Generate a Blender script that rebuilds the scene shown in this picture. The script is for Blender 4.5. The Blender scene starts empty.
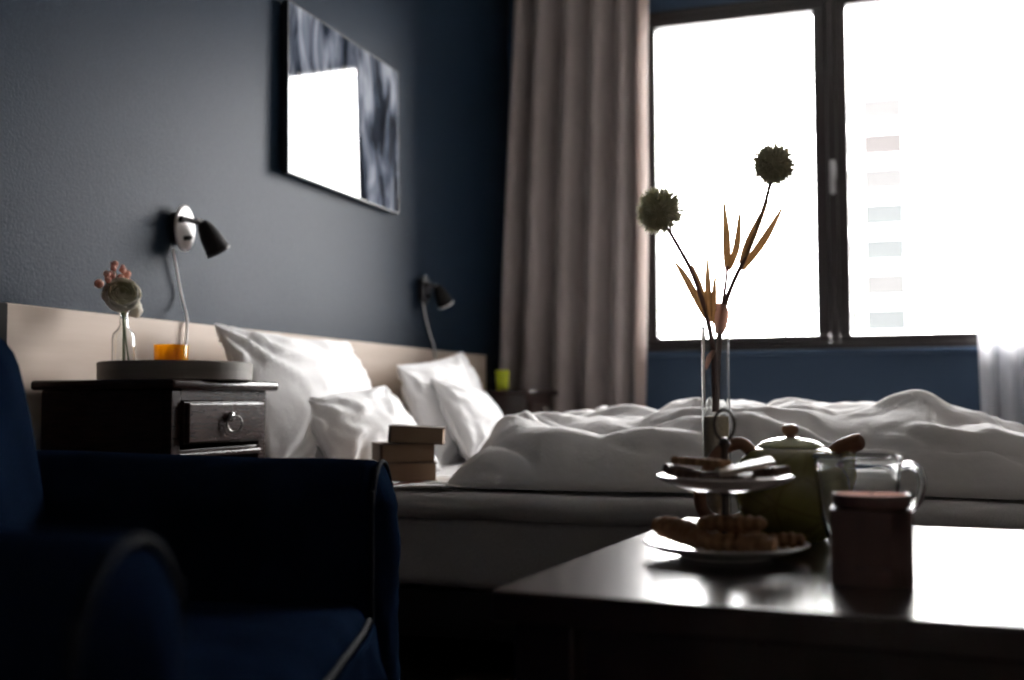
import bpy, bmesh, math, random
import numpy as np
from mathutils import Vector, Matrix, Euler, noise

random.seed(7)
SC = bpy.context.scene
COL = SC.collection

# ------------------------------------------------------------------ camera
PXF = 1124.0                                  # focal length in pixels of the 1024 x 680 frame
CAM = Vector((1.85, 0.0, 0.64))
cd = bpy.data.cameras.new('camera')
cam = bpy.data.objects.new('camera', cd)
COL.objects.link(cam)
cd.sensor_fit = 'HORIZONTAL'
cd.sensor_width = 36.0
cd.lens = PXF / 1024 * 36
cd.clip_start = 0.02
cd.clip_end = 2000
cam.location = CAM
YAW, PITCH, ROLL = math.radians(19.09), math.radians(3.16), math.radians(-0.16)
cam.rotation_euler = (Matrix.Rotation(YAW, 3, 'Z') @ Matrix.Rotation(math.pi / 2 + PITCH, 3, 'X')
                      @ Matrix.Rotation(ROLL, 3, 'Z')).to_euler()
cd.dof.use_dof = True
cd.dof.focus_distance = 1.95
cd.dof.aperture_fstop = 2.6
SC.camera = cam

# ------------------------------------------------------------------ light
SKY = 13.0
w = bpy.data.worlds.new('overcast_sky')
SC.world = w
w.use_nodes = True
bg = w.node_tree.nodes['Background']
bg.inputs[0].default_value = (1.0, 0.985, 0.975, 1)
bg.inputs[1].default_value = SKY

pl = bpy.data.lights.new('window_portal', 'AREA')
pl.shape = 'RECTANGLE'
pl.size, pl.size_y = 1.95, 1.62
pl.cycles.is_portal = True
po = bpy.data.objects.new('window_portal', pl)
COL.objects.link(po)
po.location = (1.62, 5.46, 1.69)
po.rotation_euler = (-math.pi / 2, 0, 0)

SC.view_settings.view_transform = 'Standard'
SC.view_settings.look = 'None'
SC.view_settings.gamma = 1.0
SC.view_settings.use_curve_mapping = False
SC.view_settings.exposure = 1.85
SC.cycles.use_denoising = True
SC.cycles.max_bounces = 14
SC.cycles.transparent_max_bounces = 16
SC.cycles.sample_clamp_indirect = 12


# ------------------------------------------------------------------ pixel helpers
def ray(px, py):
    d = Vector(((px - 512) / PXF, -(py - 340) / PXF, -1.0))
    return cam.rotation_euler.to_matrix() @ d


def on_y(px, py, y):
    d = ray(px, py)
    return CAM + d * ((y - CAM.y) / d.y)


def on_x(px, py, x):
    d = ray(px, py)
    return CAM + d * ((x - CAM.x) / d.x)


def on_z(px, py, z):
    d = ray(px, py)
    return CAM + d * ((z - CAM.z) / d.z)


# ------------------------------------------------------------------ materials
def new_mat(name):
    m = bpy.data.materials.new(name)
    m.use_nodes = True
    return m, m.node_tree.nodes, m.node_tree.links, m.node_tree.nodes['Principled BSDF']


def pbr(name, c1, c2=None, rough=0.6, scale=20, bump=0.0, bscale=None, spec=0.5, metal=0.0, stretch=(1, 1, 1),
        sheen=0.0, trans=0.0, coat=0.0, detail=4, rvar=0.0, bdist=0.01):
    m, N, L, P = new_mat(name)
    P.inputs['Roughness'].default_value = rough
    P.inputs['Metallic'].default_value = metal
    P.inputs['Specular IOR Level'].default_value = spec
    P.inputs['Sheen Weight'].default_value = sheen
    P.inputs['Coat Weight'].default_value = coat
    P.inputs['Coat Roughness'].default_value = 0.15
    tc = N.new('ShaderNodeTexCoord')
    mp = N.new('ShaderNodeMapping')
    mp.inputs['Scale'].default_value = stretch
    L.new(tc.outputs['Object'], mp.inputs['Vector'])
    nz = N.new('ShaderNodeTexNoise')
    nz.inputs['Scale'].default_value = scale
    nz.inputs['Detail'].default_value = detail
    L.new(mp.outputs[0], nz.inputs['Vector'])
    rp = N.new('ShaderNodeValToRGB')
    rp.color_ramp.elements[0].position = 0.3
    rp.color_ramp.elements[1].position = 0.7
    rp.color_ramp.elements[0].color = (*c1, 1)
    rp.color_ramp.elements[1].color = (*(c2 or c1), 1)
    L.new(nz.outputs['Fac'], rp.inputs[0])
    L.new(rp.outputs[0], P.inputs['Base Color'])
    if rvar:
        mr = N.new('ShaderNodeMapRange')
        mr.inputs['To Min'].default_value = max(0.02, rough - rvar)
        mr.inputs['To Max'].default_value = rough + rvar
        L.new(nz.outputs['Fac'], mr.inputs['Value'])
        L.new(mr.outputs[0], P.inputs['Roughness'])
    if bump:
        n2 = N.new('ShaderNodeTexNoise')
        n2.inputs['Scale'].default_value = bscale or scale
        n2.inputs['Detail'].default_value = 3
        L.new(mp.outputs[0], n2.inputs['Vector'])
        b = N.new('ShaderNodeBump')
        b.inputs['Strength'].default_value = bump
        b.inputs['Distance'].default_value = bdist
        L.new(n2.outputs['Fac'], b.inputs['Height'])
        L.new(b.outputs[0], P.inputs['Normal'])
    if trans:
        out = N['Material Output']
        t = N.new('ShaderNodeBsdfTranslucent')
        L.new(rp.outputs[0], t.inputs['Color'])
        mx = N.new('ShaderNodeMixShader')
        mx.inputs[0].default_value = trans
        L.new(P.outputs[0], mx.inputs[1])
        L.new(t.outputs[0], mx.inputs[2])
        L.new(mx.outputs[0], out.inputs['Surface'])
    return m


def glass(name, col=(1, 1, 1), rough=0.0, ior=1.45):
    m, N, L, P = new_mat(name)
    P.inputs['Base Color'].default_value = (*col, 1)
    P.inputs['Transmission Weight'].default_value = 1.0
    P.inputs['Roughness'].default_value = rough
    P.inputs['IOR'].default_value = ior
    return m


def thin_glass(name, tint=(1, 1, 1), ior=1.45):
    """single-sheet glazing: clear to what lies behind, mirror-like by Fresnel"""
    m, N, L, P = new_mat(name)
    N.remove(P)
    tr = N.new('ShaderNodeBsdfTransparent')
    tr.inputs[0].default_value = (*tint, 1)
    gl = N.new('ShaderNodeBsdfGlossy')
    gl.inputs['Roughness'].default_value = 0.0
    fr = N.new('ShaderNodeFresnel')
    fr.inputs['IOR'].default_value = ior
    mx = N.new('ShaderNodeMixShader')
    L.new(fr.outputs[0], mx.inputs[0])
    L.new(tr.outputs[0], mx.inputs[1])
    L.new(gl.outputs[0], mx.inputs[2])
    L.new(mx.outputs[0], N['Material Output'].inputs['Surface'])
    return m


def sheer_mat(name, col, open_=0.5):
    m, N, L, P = new_mat(name)
    N.remove(P)
    tr = N.new('ShaderNodeBsdfTransparent')
    df = N.new('ShaderNodeBsdfDiffuse')
    tl = N.new('ShaderNodeBsdfTranslucent')
    df.inputs[0].default_value = (*col, 1)
    tl.inputs[0].default_value = (*col, 1)
    a = N.new('ShaderNodeMixShader')
    a.inputs[0].default_value = 0.5
    L.new(df.outputs[0], a.inputs[1])
    L.new(tl.outputs[0], a.inputs[2])
    b = N.new('ShaderNodeMixShader')
    b.inputs[0].default_value = 1 - open_
    L.new(tr.outputs[0], b.inputs[1])
    L.new(a.outputs[0], b.inputs[2])
    L.new(b.outputs[0], N['Material Output'].inputs['Surface'])
    return m


def weave(name, c1, c2, scale=900, rough=0.85, bump=0.3, sheen=0.2, trans=0.0, patch=None, spec=0.25):
    """woven cloth: two crossed wave bands + patchy wear"""
    m = pbr(name, c1, c2, rough=rough, scale=patch or 6, sheen=sheen, spec=spec, trans=trans)
    N, L = m.node_tree.nodes, m.node_tree.links
    P = N['Principled BSDF']
    tc = N.new('ShaderNodeTexCoord')
    n2 = N.new('ShaderNodeTexNoise')
    n2.inputs['Scale'].default_value = scale
    n2.inputs['Detail'].default_value = 2
    L.new(tc.outputs['Object'], n2.inputs['Vector'])
    b = N.new('ShaderNodeBump')
    b.inputs['Strength'].default_value = bump
    b.inputs['Distance'].default_value = 0.002
    L.new(n2.outputs['Fac'], b.inputs['Height'])
    L.new(b.outputs[0], P.inputs['Normal'])
    src = P.inputs['Base Color'].links[0].from_socket
    mx = N.new('ShaderNodeMixRGB')
    mx.blend_type = 'MULTIPLY'
    mx.inputs[0].default_value = 0.55
    rp = N.new('ShaderNodeValToRGB')
    rp.color_ramp.elements[0].position = 0.35
    rp.color_ramp.elements[0].color = (0.35, 0.35, 0.35, 1)
    rp.color_ramp.elements[1].position = 0.65
    L.new(n2.outputs['Fac'], rp.inputs[0])
    L.new(src, mx.inputs[1])
    L.new(rp.outputs[0], mx.inputs[2])
    L.new(mx.outputs[0], P.inputs['Base Color'])
    return m


M = {}
M['wall'] = pbr('navy_textured_paint', (0.0105, 0.0195, 0.034), (0.0155, 0.027, 0.044), rough=0.42, scale=170, bump=0.26,
                bscale=170, spec=0.05, bdist=0.004)
M['lightened_wall'] = pbr('lightened_window_wall_blue', (0.046, 0.079, 0.135), (0.051, 0.087, 0.145), rough=0.6, scale=90, bump=0.1, spec=0.25)  # wall blue lightened in the colour to make up for weak fill light
M['ceiling'] = pbr('ceiling_paint', (0.64, 0.62, 0.595), rough=0.9)
M['plain'] = pbr('cream_wall_paint', (0.34, 0.315, 0.295), (0.36, 0.335, 0.31), rough=0.85, scale=60)
M['floor'] = pbr('dark_oak_floor', (0.030, 0.018, 0.012), (0.05, 0.03, 0.02), rough=0.4, scale=6, stretch=(1, 12, 1))
M['frame'] = pbr('dark_brown_lacquer', (0.016, 0.011, 0.011), (0.02, 0.014, 0.013), rough=0.35, scale=40)
M['pane'] = thin_glass('window_glass')
M['metal'] = pbr('brushed_metal', (0.62, 0.62, 0.62), rough=0.3, metal=1.0)
M['curtain'] = weave('greige_curtain_linen', (0.44, 0.38, 0.36), (0.51, 0.44, 0.42), scale=420, trans=0.12, bump=0.4)
M['lining'] = weave('cream_curtain_lining', (0.62, 0.50, 0.45), (0.66, 0.54, 0.48), scale=500, trans=0.45)
M['sheer'] = sheer_mat('white_voile', (0.96, 0.96, 0.985), 0.16)
M['birch'] = pbr('birch_panel', (0.46, 0.365, 0.29), (0.52, 0.42, 0.34), rough=0.5, scale=3, stretch=(1, 1, 9), spec=0.2)
M['matte'] = pbr('matte_black', (0.010, 0.009, 0.009), (0.013, 0.011, 0.011), rough=0.65, spec=0.12)
M['wood'] = pbr('espresso_wood', (0.020, 0.010, 0.0085), (0.034, 0.017, 0.014), rough=0.24, scale=22, stretch=(1, 1, 10), spec=0.24)
M['table'] = pbr('black_brown_table', (0.018, 0.009, 0.008), (0.028, 0.014, 0.012), rough=0.21, scale=14,
                 stretch=(1, 14, 1), rvar=0.05, spec=0.6)
M['denim'] = weave('navy_denim', (0.0035, 0.0072, 0.0175), (0.0085, 0.0170, 0.0380), scale=700, sheen=0.0, patch=7, bump=0.25, spec=0.0)
M['piping'] = weave('denim_piping', (0.010, 0.012, 0.018), (0.015, 0.017, 0.024), scale=700, sheen=0.0, spec=0.05)
M['sheet'] = weave('grey_white_sheet', (0.50, 0.485, 0.48), (0.54, 0.52, 0.51), scale=800, bump=0.1, sheen=0.1)
M['core'] = weave('grey_mattress_cover', (0.33, 0.31, 0.31), (0.37, 0.35, 0.35), scale=800, bump=0.1)
M['duvet'] = pbr('white_duvet_cotton', (0.80, 0.775, 0.765), (0.83, 0.805, 0.795), rough=0.9, scale=8, bump=0.12, bscale=60,
                 spec=0.2, sheen=0.1, trans=0.06)
M['pillow'] = pbr('white_pillow_cotton', (0.83, 0.82, 0.82), (0.86, 0.85, 0.85), rough=0.9, scale=8, bump=0.1, bscale=50, spec=0.2)
M['white_enamel'] = pbr('white_enamel', (0.78, 0.74, 0.72), rough=0.3)
M['black_enamel'] = pbr('black_enamel', (0.012, 0.011, 0.012), rough=0.38)
M['cord'] = pbr('white_cord_plastic', (0.75, 0.73, 0.71), rough=0.5)
M['brass'] = pbr('aged_iron', (0.20, 0.19, 0.18), rough=0.3, metal=1.0)
M['iron'] = pbr('dark_iron', (0.06, 0.05, 0.045), (0.08, 0.068, 0.06), rough=0.35, metal=0.8)
M['chrome'] = pbr('chrome', (0.7, 0.7, 0.7), rough=0.15, metal=1.0)
M['tray'] = pbr('grey_bentwood', (0.14, 0.12, 0.10), (0.20, 0.175, 0.15), rough=0.5, scale=5, stretch=(1, 1, 14))
M['clear'] = glass('clear_glass', (0.97, 0.985, 0.98))
M['thin'] = thin_glass('thin_vase_glass', (0.985, 0.99, 0.99), 1.25)
M['amber'] = pbr('amber_glass', (0.80, 0.44, 0.02), (0.90, 0.54, 0.05), rough=0.15, scale=40, trans=0.65, spec=0.6)
M['lime'] = pbr('lime_frosted_glass', (0.62, 0.68, 0.03), (0.7, 0.74, 0.06), rough=0.35, trans=0.45)
M['water'] = glass('vase_water', (0.95, 0.97, 0.96), ior=1.33)
M['stem'] = pbr('dried_stem', (0.17, 0.095, 0.085), (0.24, 0.14, 0.12), rough=0.7)
M['green_stem'] = pbr('green_stem', (0.09, 0.13, 0.04), (0.13, 0.17, 0.06), rough=0.6)
M['leaf'] = pbr('dried_leaf', (0.52, 0.36, 0.20), (0.64, 0.46, 0.28), rough=0.7, scale=30, trans=0.55)
M['wilt'] = pbr('wilted_petal', (0.66, 0.46, 0.38), (0.72, 0.52, 0.44), rough=0.7, trans=0.65)
M['allium'] = pbr('allium_floret', (0.52, 0.50, 0.34), (0.62, 0.60, 0.42), rough=0.8, scale=60)
M['spike'] = pbr('allium_tips', (0.62, 0.60, 0.44), (0.90, 0.88, 0.76), rough=0.7, scale=90, trans=0.7)
M['petal'] = pbr('cream_petal', (0.86, 0.83, 0.75), (0.90, 0.88, 0.82), rough=0.7, trans=0.45)
M['petal_in'] = pbr('green_cream_petal', (0.74, 0.70, 0.50), (0.82, 0.79, 0.63), rough=0.7, trans=0.45)
M['bud'] = pbr('coral_bud', (0.58, 0.22, 0.15), (0.80, 0.52, 0.42), rough=0.7, scale=110, trans=0.25)
M['sand'] = pbr('beige_sand', (0.50, 0.43, 0.32), (0.58, 0.50, 0.38), rough=0.95, scale=220, bump=0.3)
M['ceramic'] = pbr('white_ceramic', (0.62, 0.57, 0.55), rough=0.14, spec=0.6)
M['biscuit'] = pbr('golden_biscuit', (0.24, 0.115, 0.05), (0.32, 0.165, 0.075), rough=0.8, scale=70, bump=0.4)
M['cocoa'] = pbr('dark_cocoa_biscuit', (0.07, 0.035, 0.022), (0.11, 0.055, 0.035), rough=0.6, scale=70, bump=0.3)
M['wafer'] = pbr('pale_wafer', (0.58, 0.47, 0.38), (0.64, 0.53, 0.43), rough=0.45, scale=60)
M['clay'] = pbr('brown_clay', (0.17, 0.065, 0.028), (0.24, 0.095, 0.042), rough=0.42, scale=40)
M['boxwood'] = pbr('red_brown_wood', (0.075, 0.034, 0.028), (0.105, 0.048, 0.038), rough=0.5, scale=6, stretch=(10, 10, 1))
M['wax'] = pbr('peach_wax', (0.62, 0.24, 0.17), (0.66, 0.27, 0.19), rough=0.8, spec=0.03)
M['jar'] = pbr('pink_frosted_jar', (0.12, 0.062, 0.052), (0.14, 0.07, 0.06), rough=0.3)
M['wick'] = pbr('wick', (0.06, 0.05, 0.045), rough=0.9)
M['paper'] = pbr('book_pages', (0.38, 0.25, 0.155), (0.46, 0.31, 0.20), rough=0.9, scale=260, stretch=(0.05, 0.05, 3))
M['card'] = pbr('kraft_cover', (0.22, 0.15, 0.105), (0.26, 0.18, 0.13), rough=0.7)
M['card2'] = pbr('dark_brown_cover', (0.12, 0.080, 0.058), (0.15, 0.10, 0.072), rough=0.6)
M['black'] = pbr('black_edge', (0.006, 0.006, 0.007), rough=0.4)
M['facade'] = pbr('white_render_facade', (0.80, 0.80, 0.79), (0.84, 0.84, 0.83), rough=0.9, scale=0.4)
M['fglass'] = pbr('facade_window_glass', (0.0220, 0.0236, 0.0243), (0.0240, 0.0257, 0.0259), rough=0.5, scale=0.6, spec=0.05)
M['fblind'] = pbr('facade_window_blind', (0.0240, 0.0223, 0.0220), (0.0253, 0.0236, 0.0233), rough=0.8, scale=0.6, spec=0.05)
M['fpale'] = pbr('facade_pale_panel', (0.0279, 0.0276, 0.0276), (0.0293, 0.0290, 0.0290), rough=0.8, scale=0.6, spec=0.05)
M['street'] = pbr('street_asphalt', (0.25, 0.25, 0.25), (0.3, 0.3, 0.3), rough=0.9, scale=0.2)


def glaze_mat():
    """olive glaze with darker painted rings and a pale crackle"""
    m = pbr('olive_glaze', (0.145, 0.125, 0.030), (0.20, 0.175, 0.048), rough=0.14, scale=14, spec=0.6)
    N, L = m.node_tree.nodes, m.node_tree.links
    P = N['Principled BSDF']
    tc = N.new('ShaderNodeTexCoord')
    v = N.new('ShaderNodeTexVoronoi')
    v.feature = 'DISTANCE_TO_EDGE'
    v.inputs['Scale'].default_value = 22
    L.new(tc.outputs['Object'], v.inputs['Vector'])
    rp = N.new('ShaderNodeValToRGB')
    rp.color_ramp.elements[0].position = 0.02
    rp.color_ramp.elements[0].color = (0.45, 0.42, 0.3, 1)
    rp.color_ramp.elements[1].position = 0.07
    L.new(v.outputs['Distance'], rp.inputs[0])
    mx = N.new('ShaderNodeMixRGB')
    mx.blend_type = 'MULTIPLY'
    mx.inputs[0].default_value = 0.3
    L.new(P.inputs['Base Color'].links[0].from_socket, mx.inputs[1])
    L.new(rp.outputs[0], mx.inputs[2])
    L.new(mx.outputs[0], P.inputs['Base Color'])
    return m


M['glaze'] = glaze_mat()
M['lidglaze'] = pbr('pale_green_glaze', (0.42, 0.44, 0.22), (0.48, 0.50, 0.28), rough=0.12, spec=0.6)


def print_mat():
    """blurred blue-grey street photograph: blotches of dark and light stretched upright"""
    m, N, L, P = new_mat('street_print')
    tc = N.new('ShaderNodeTexCoord')
    mp = N.new('ShaderNodeMapping')
    mp.inputs['Scale'].default_value = (1, 7.0, 2.4)
    mp.inputs['Rotation'].default_value = (math.radians(8), 0, 0)
    L.new(tc.outputs['Object'], mp.inputs['Vector'])
    n1 = N.new('ShaderNodeTexNoise')
    n1.inputs['Scale'].default_value = 1.5
    n1.inputs['Detail'].default_value = 4
    n1.inputs['Distortion'].default_value = 0.6
    L.new(mp.outputs[0], n1.inputs['Vector'])
    rp = N.new('ShaderNodeValToRGB')
    e = rp.color_ramp.elements
    e[0].position, e[0].color = 0.36, (0.006, 0.008, 0.013, 1)
    e[1].position, e[1].color = 0.68, (0.40, 0.43, 0.49, 1)
    k = e.new(0.46)
    k.color = (0.035, 0.045, 0.065, 1)
    k = e.new(0.55)
    k.color = (0.15, 0.17, 0.215, 1)
    L.new(n1.outputs['Fac'], rp.inputs[0])
    L.new(rp.outputs[0], P.inputs['Base Color'])
    P.inputs['Roughness'].default_value = 0.6
    P.inputs['Specular IOR Level'].default_value = 0.0
    P.inputs['Coat Weight'].default_value = 1.0
    P.inputs['Coat Roughness'].default_value = 0.0
    P.inputs['Coat IOR'].default_value = 1.55
    return m


M['print'] = print_mat()


def magazine_mat():
    m, N, L, P = new_mat('printed_page')
    tc = N.new('ShaderNodeTexCoord')
    v = N.new('ShaderNodeTexVoronoi')
    v.inputs['Scale'].default_value = 14
    L.new(tc.outputs['Object'], v.inputs['Vector'])
    rp = N.new('ShaderNodeValToRGB')
    rp.color_ramp.interpolation = 'CONSTANT'
    e = rp.color_ramp.elements
    e[0].position, e[0].color = 0.0, (0.85, 0.82, 0.78, 1)
    e[1].position, e[1].color = 0.62, (0.85, 0.45, 0.10, 1)
    k = e.new(0.74)
    k.color = (0.85, 0.82, 0.78, 1)
    k = e.new(0.86)
    k.color = (0.55, 0.10, 0.05, 1)
    k = e.new(0.92)
    k.color = (0.85, 0.82, 0.78, 1)
    sep = N.new('ShaderNodeSeparateColor')
    L.new(v.outputs['Color'], sep.inputs[0])
    L.new(sep.outputs[0], rp.inputs[0])
    L.new(rp.outputs[0], P.inputs['Base Color'])
    P.inputs['Roughness'].default_value = 0.35
    return m


M['magazine'] = magazine_mat()


# ------------------------------------------------------------------ object helpers
def tag(o, label=None, cat=None, group=None, kind=None):
    if label:
        o['label'] = label
    if cat:
        o['category'] = cat
    if group:
        o['group'] = group
    if kind:
        o['kind'] = kind
    return o


def thing(name, label, cat, loc=(0, 0, 0), rot=(0, 0, 0), group=None):
    o = bpy.data.objects.new(name, None)
    COL.objects.link(o)
    o.empty_display_size = 0.05
    o.location = loc
    o.rotation_euler = rot
    return tag(o, label, cat, group)


def link(name, me, mat, parent=None, smooth=True, loc=None, rot=None):
    me.materials.clear()
    me.materials.append(M[mat] if isinstance(mat, str) else mat)
    if smooth:
        for p in me.polygons:
            p.use_smooth = True
    o = bpy.data.objects.new(name, me)
    COL.objects.link(o)
    if parent:
        o.parent = parent
    if loc is not None:
        o.location = loc
    if rot is not None:
        o.rotation_euler = rot
    return o


def copy_tree(o, parent=None):
    c = o.copy()
    COL.objects.link(c)
    c.parent = parent
    for ch in list(o.children):
        copy_tree(ch, c)
    return c


def from_bm(bm, name, mat, parent=None, smooth=False, loc=None, rot=None, auto=None):
    bmesh.ops.recalc_face_normals(bm, faces=bm.faces[:])
    me = bpy.data.meshes.new(name)
    bm.to_mesh(me)
    bm.free()
    o = link(name, me, mat, parent, smooth, loc, rot)
    if auto:
        me.set_sharp_from_angle(angle=math.radians(auto))
    return o


def raw(verts, faces, name, mat, parent=None, smooth=True, loc=None, rot=None, auto=None):
    me = bpy.data.meshes.new(name)
    me.from_pydata([tuple(v) for v in verts], [], faces)
    me.update()
    o = link(name, me, mat, parent, smooth, loc, rot)
    if auto:
        me.set_sharp_from_angle(angle=math.radians(auto))
    return o


def box(bm, c, s, bevel=0.0, seg=2, rot=None):
    r = bmesh.ops.create_cube(bm, size=1.0)
    vs = r['verts']
    mat = Matrix.Translation(c) @ (Euler(rot).to_matrix().to_4x4() if rot else Matrix()) @ Matrix.Diagonal((*s, 1))
    bmesh.ops.transform(bm, matrix=mat, verts=vs)
    if bevel:
        es = list({e for v in vs for e in v.link_edges})
        bmesh.ops.bevel(bm, geom=es, offset=bevel, segments=seg, affect='EDGES', profile=0.5)
    return bm


def box_obj(name, c, s, mat, parent=None, bevel=0.0, seg=2, rot=None):
    """box whose origin is its own centre"""
    bm = bmesh.new()
    box(bm, (0, 0, 0), s, bevel, seg)
    o = from_bm(bm, name, mat, parent, smooth=bool(bevel), loc=c, rot=rot)
    if bevel:
        md = o.modifiers.new('shading', 'WEIGHTED_NORMAL')
        md.weight = 100
    return o


def lathe_data(prof, n=40):
    v, f = [], []
    rings = []
    for r, z in prof:
        if r < 1e-6:
            rings.append([len(v)])
            v.append((0, 0, z))
        else:
            rings.append(list(range(len(v), len(v) + n)))
            for i in range(n):
                a = 2 * math.pi * i / n
                v.append((r * math.cos(a), r * math.sin(a), z))
    for a, b in zip(rings, rings[1:]):
        if len(a) == 1 and len(b) == 1:
            continue
        for i in range(n):
            j = (i + 1) % n
            if len(a) == 1:
                f.append((a[0], b[j], b[i]))
            elif len(b) == 1:
                f.append((a[i], a[j], b[0]))
            else:
                f.append((a[i], a[j], b[j], b[i]))
    return v, f


def lathe(name, prof, mat, parent=None, n=40, loc=None, rot=None, auto=35):
    v, f = lathe_data(prof, n)
    bm = bmesh.new()
    bv = [bm.verts.new(p) for p in v]
    for q in f:
        try:
            bm.faces.new([bv[i] for i in q])
        except ValueError:
            pass
    return from_bm(bm, name, mat, parent, smooth=True, loc=loc, rot=rot, auto=auto)


def spline(pts, n=8):
    """Catmull-Rom through points"""
    P = [Vector(p) for p in pts]
    P = [P[0] * 2 - P[1]] + P + [P[-1] * 2 - P[-2]]
    out = []
    for i in range(1, len(P) - 2):
        a, b, c, d = P[i - 1:i + 3]
        for k in range(n):
            t = k / n
            out.append(0.5 * ((2 * b) + (c - a) * t + (2 * a - 5 * b + 4 * c - d) * t * t + (3 * b - a - 3 * c + d) * t ** 3))
    out.append(P[-2])
    return out


def tube_into(v, f, pts, rad, n=10, closed=False, flat=1.0):
    pts = [Vector(p) for p in pts]
    k = len(pts)
    rad = rad if isinstance(rad, (list, tuple)) else [rad] * k
    up = None
    base = len(v)
    for i, p in enumerate(pts):
        if closed:
            t = pts[(i + 1) % k] - pts[i - 1]
        else:
            t = pts[min(i + 1, k - 1)] - pts[max(i - 1, 0)]
        t.normalize()
        if up is None:
            up = Vector((0, 0, 1)) if abs(t.z) < 0.9 else Vector((1, 0, 0))
        s = t.cross(up).normalized()
        up = s.cross(t).normalized()
        for j in range(n):
            a = 2 * math.pi * j / n
            v.append(p + s * (math.cos(a) * rad[i]) + up * (math.sin(a) * rad[i] * flat))
    for i in range(k if closed else k - 1):
        for j in range(n):
            a = base + i * n + j
            b = base + i * n + (j + 1) % n
            c = base + ((i + 1) % k) * n + (j + 1) % n
            d = base + ((i + 1) % k) * n + j
            f.append((a, b, c, d))
    if not closed:
        f.append(tuple(base + j for j in range(n - 1, -1, -1)))
        f.append(tuple(base + (k - 1) * n + j for j in range(n)))


def tube(name, pts, rad, mat, parent=None, n=10, closed=False, smooth_n=0, flat=1.0):
    if smooth_n:
        r0 = rad
        m0 = len(pts)
        pts = spline(pts, smooth_n)
        if isinstance(r0, (list, tuple)):
            rad = []
            for i in range(len(pts)):
                x = i / (len(pts) - 1) * (m0 - 1)
                a = min(int(x), m0 - 2)
                rad.append(r0[a] + (r0[a + 1] - r0[a]) * (x - a))
    v, f = [], []
    tube_into(v, f, pts, rad, n, closed, flat)
    return raw(v, f, name, mat, parent, auto=60)


def grid_obj(name, fn, nu, nv, mat, parent=None, solid=0.0, loc=None, rot=None, wrap_u=False):
    v = [fn(i / (nu - 1 if not wrap_u else nu), j / (nv - 1)) for j in range(nv) for i in range(nu)]
    f = []
    for j in range(nv - 1):
        for i in range(nu if wrap_u else nu - 1):
            i2 = (i + 1) % nu
            f.append((j * nu + i, j * nu + i2, (j + 1) * nu + i2, (j + 1) * nu + i))
    o = raw(v, f, name, mat, parent, loc=loc, rot=rot)
    if solid:
        md = o.modifiers.new('thickness', 'SOLIDIFY')
        md.thickness = solid
        md.offset = -1
    return o


def sstep(a, b, x):
    t = min(1, max(0, (x - a) / (b - a)))
    return t * t * (3 - 2 * t)


def fbm(p, o=3):
    return noise.fractal(Vector(p), 1.0, 2.0, o)


# ================================================================== THE ROOM
RX0, RX1, RY0, RY1, RH = 0.0, 4.3, -1.7, 5.3, 2.75
WT = 0.24
WX0, WX1, WZ0, WZ1 = 0.66, 2.62, 0.875, 2.525      # window opening in the wall


def slab(name, lo, hi, mat):
    c = [(a + b) / 2 for a, b in zip(lo, hi)]
    s = [b - a for a, b in zip(lo, hi)]
    o = box_obj(name, c, s, mat)
    return tag(o, kind='structure')


tag(slab('floor', (RX0 - WT, RY0 - WT, -0.12), (RX1 + WT, RY1 + WT, 0.0), 'floor'), 'dark wooden floor of the bedroom')
tag(slab('ceiling', (RX0 - WT, RY0 - WT, RH), (RX1 + WT, RY1 + WT, RH + 0.15), 'ceiling'), 'flat ceiling above the bedroom')
tag(slab('wall_left', (RX0 - WT, RY0 - WT, 0), (RX0, RY1 + WT, RH), 'wall'), 'dark navy textured wall behind the headboard')
tag(slab('wall_right', (RX1, RY0 - WT, 0), (RX1 + WT, RY1 + WT, RH), 'plain'), 'plain cream wall facing the headboard')
tag(slab('wall_rear', (RX0, RY0 - WT, 0), (RX1, RY0, RH), 'plain'), 'plain cream wall facing the window')
# window wall: four pieces around the opening, one mesh
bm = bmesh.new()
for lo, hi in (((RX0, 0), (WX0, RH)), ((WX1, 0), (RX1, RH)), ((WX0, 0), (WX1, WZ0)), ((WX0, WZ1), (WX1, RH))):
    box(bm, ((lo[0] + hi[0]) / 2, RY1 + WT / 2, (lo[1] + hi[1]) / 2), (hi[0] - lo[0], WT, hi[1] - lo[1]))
tag(from_bm(bm, 'wall_window', 'lightened_wall'), 'navy blue wall around and under the window', kind='structure')
# skirting boards
tag(slab('baseboard_left', (0, RY0, 0), (0.014, RY1, 0.08), 'frame'), 'dark skirting along the headboard wall')
tag(slab('baseboard_window', (0.014, RY1 - 0.014, 0), (RX1, RY1, 0.08), 'frame'), 'dark skirting under the window')

# window: fixed outer frame, opening sash, mullion, fixed pane
win = thing('window_1', 'wide dark-framed double window with bright overcast daylight', None, (0, RY1, 0))
tag(win, kind='structure')
FY = 0.06


def win_bar(name, x0, x1, z0, z1, y0, y1, bev=0.006):
    return box_obj(name, ((x0 + x1) / 2, (y0 + y1) / 2, (z0 + z1) / 2), (x1 - x0, y1 - y0, z1 - z0), 'frame', win, bev)


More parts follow.
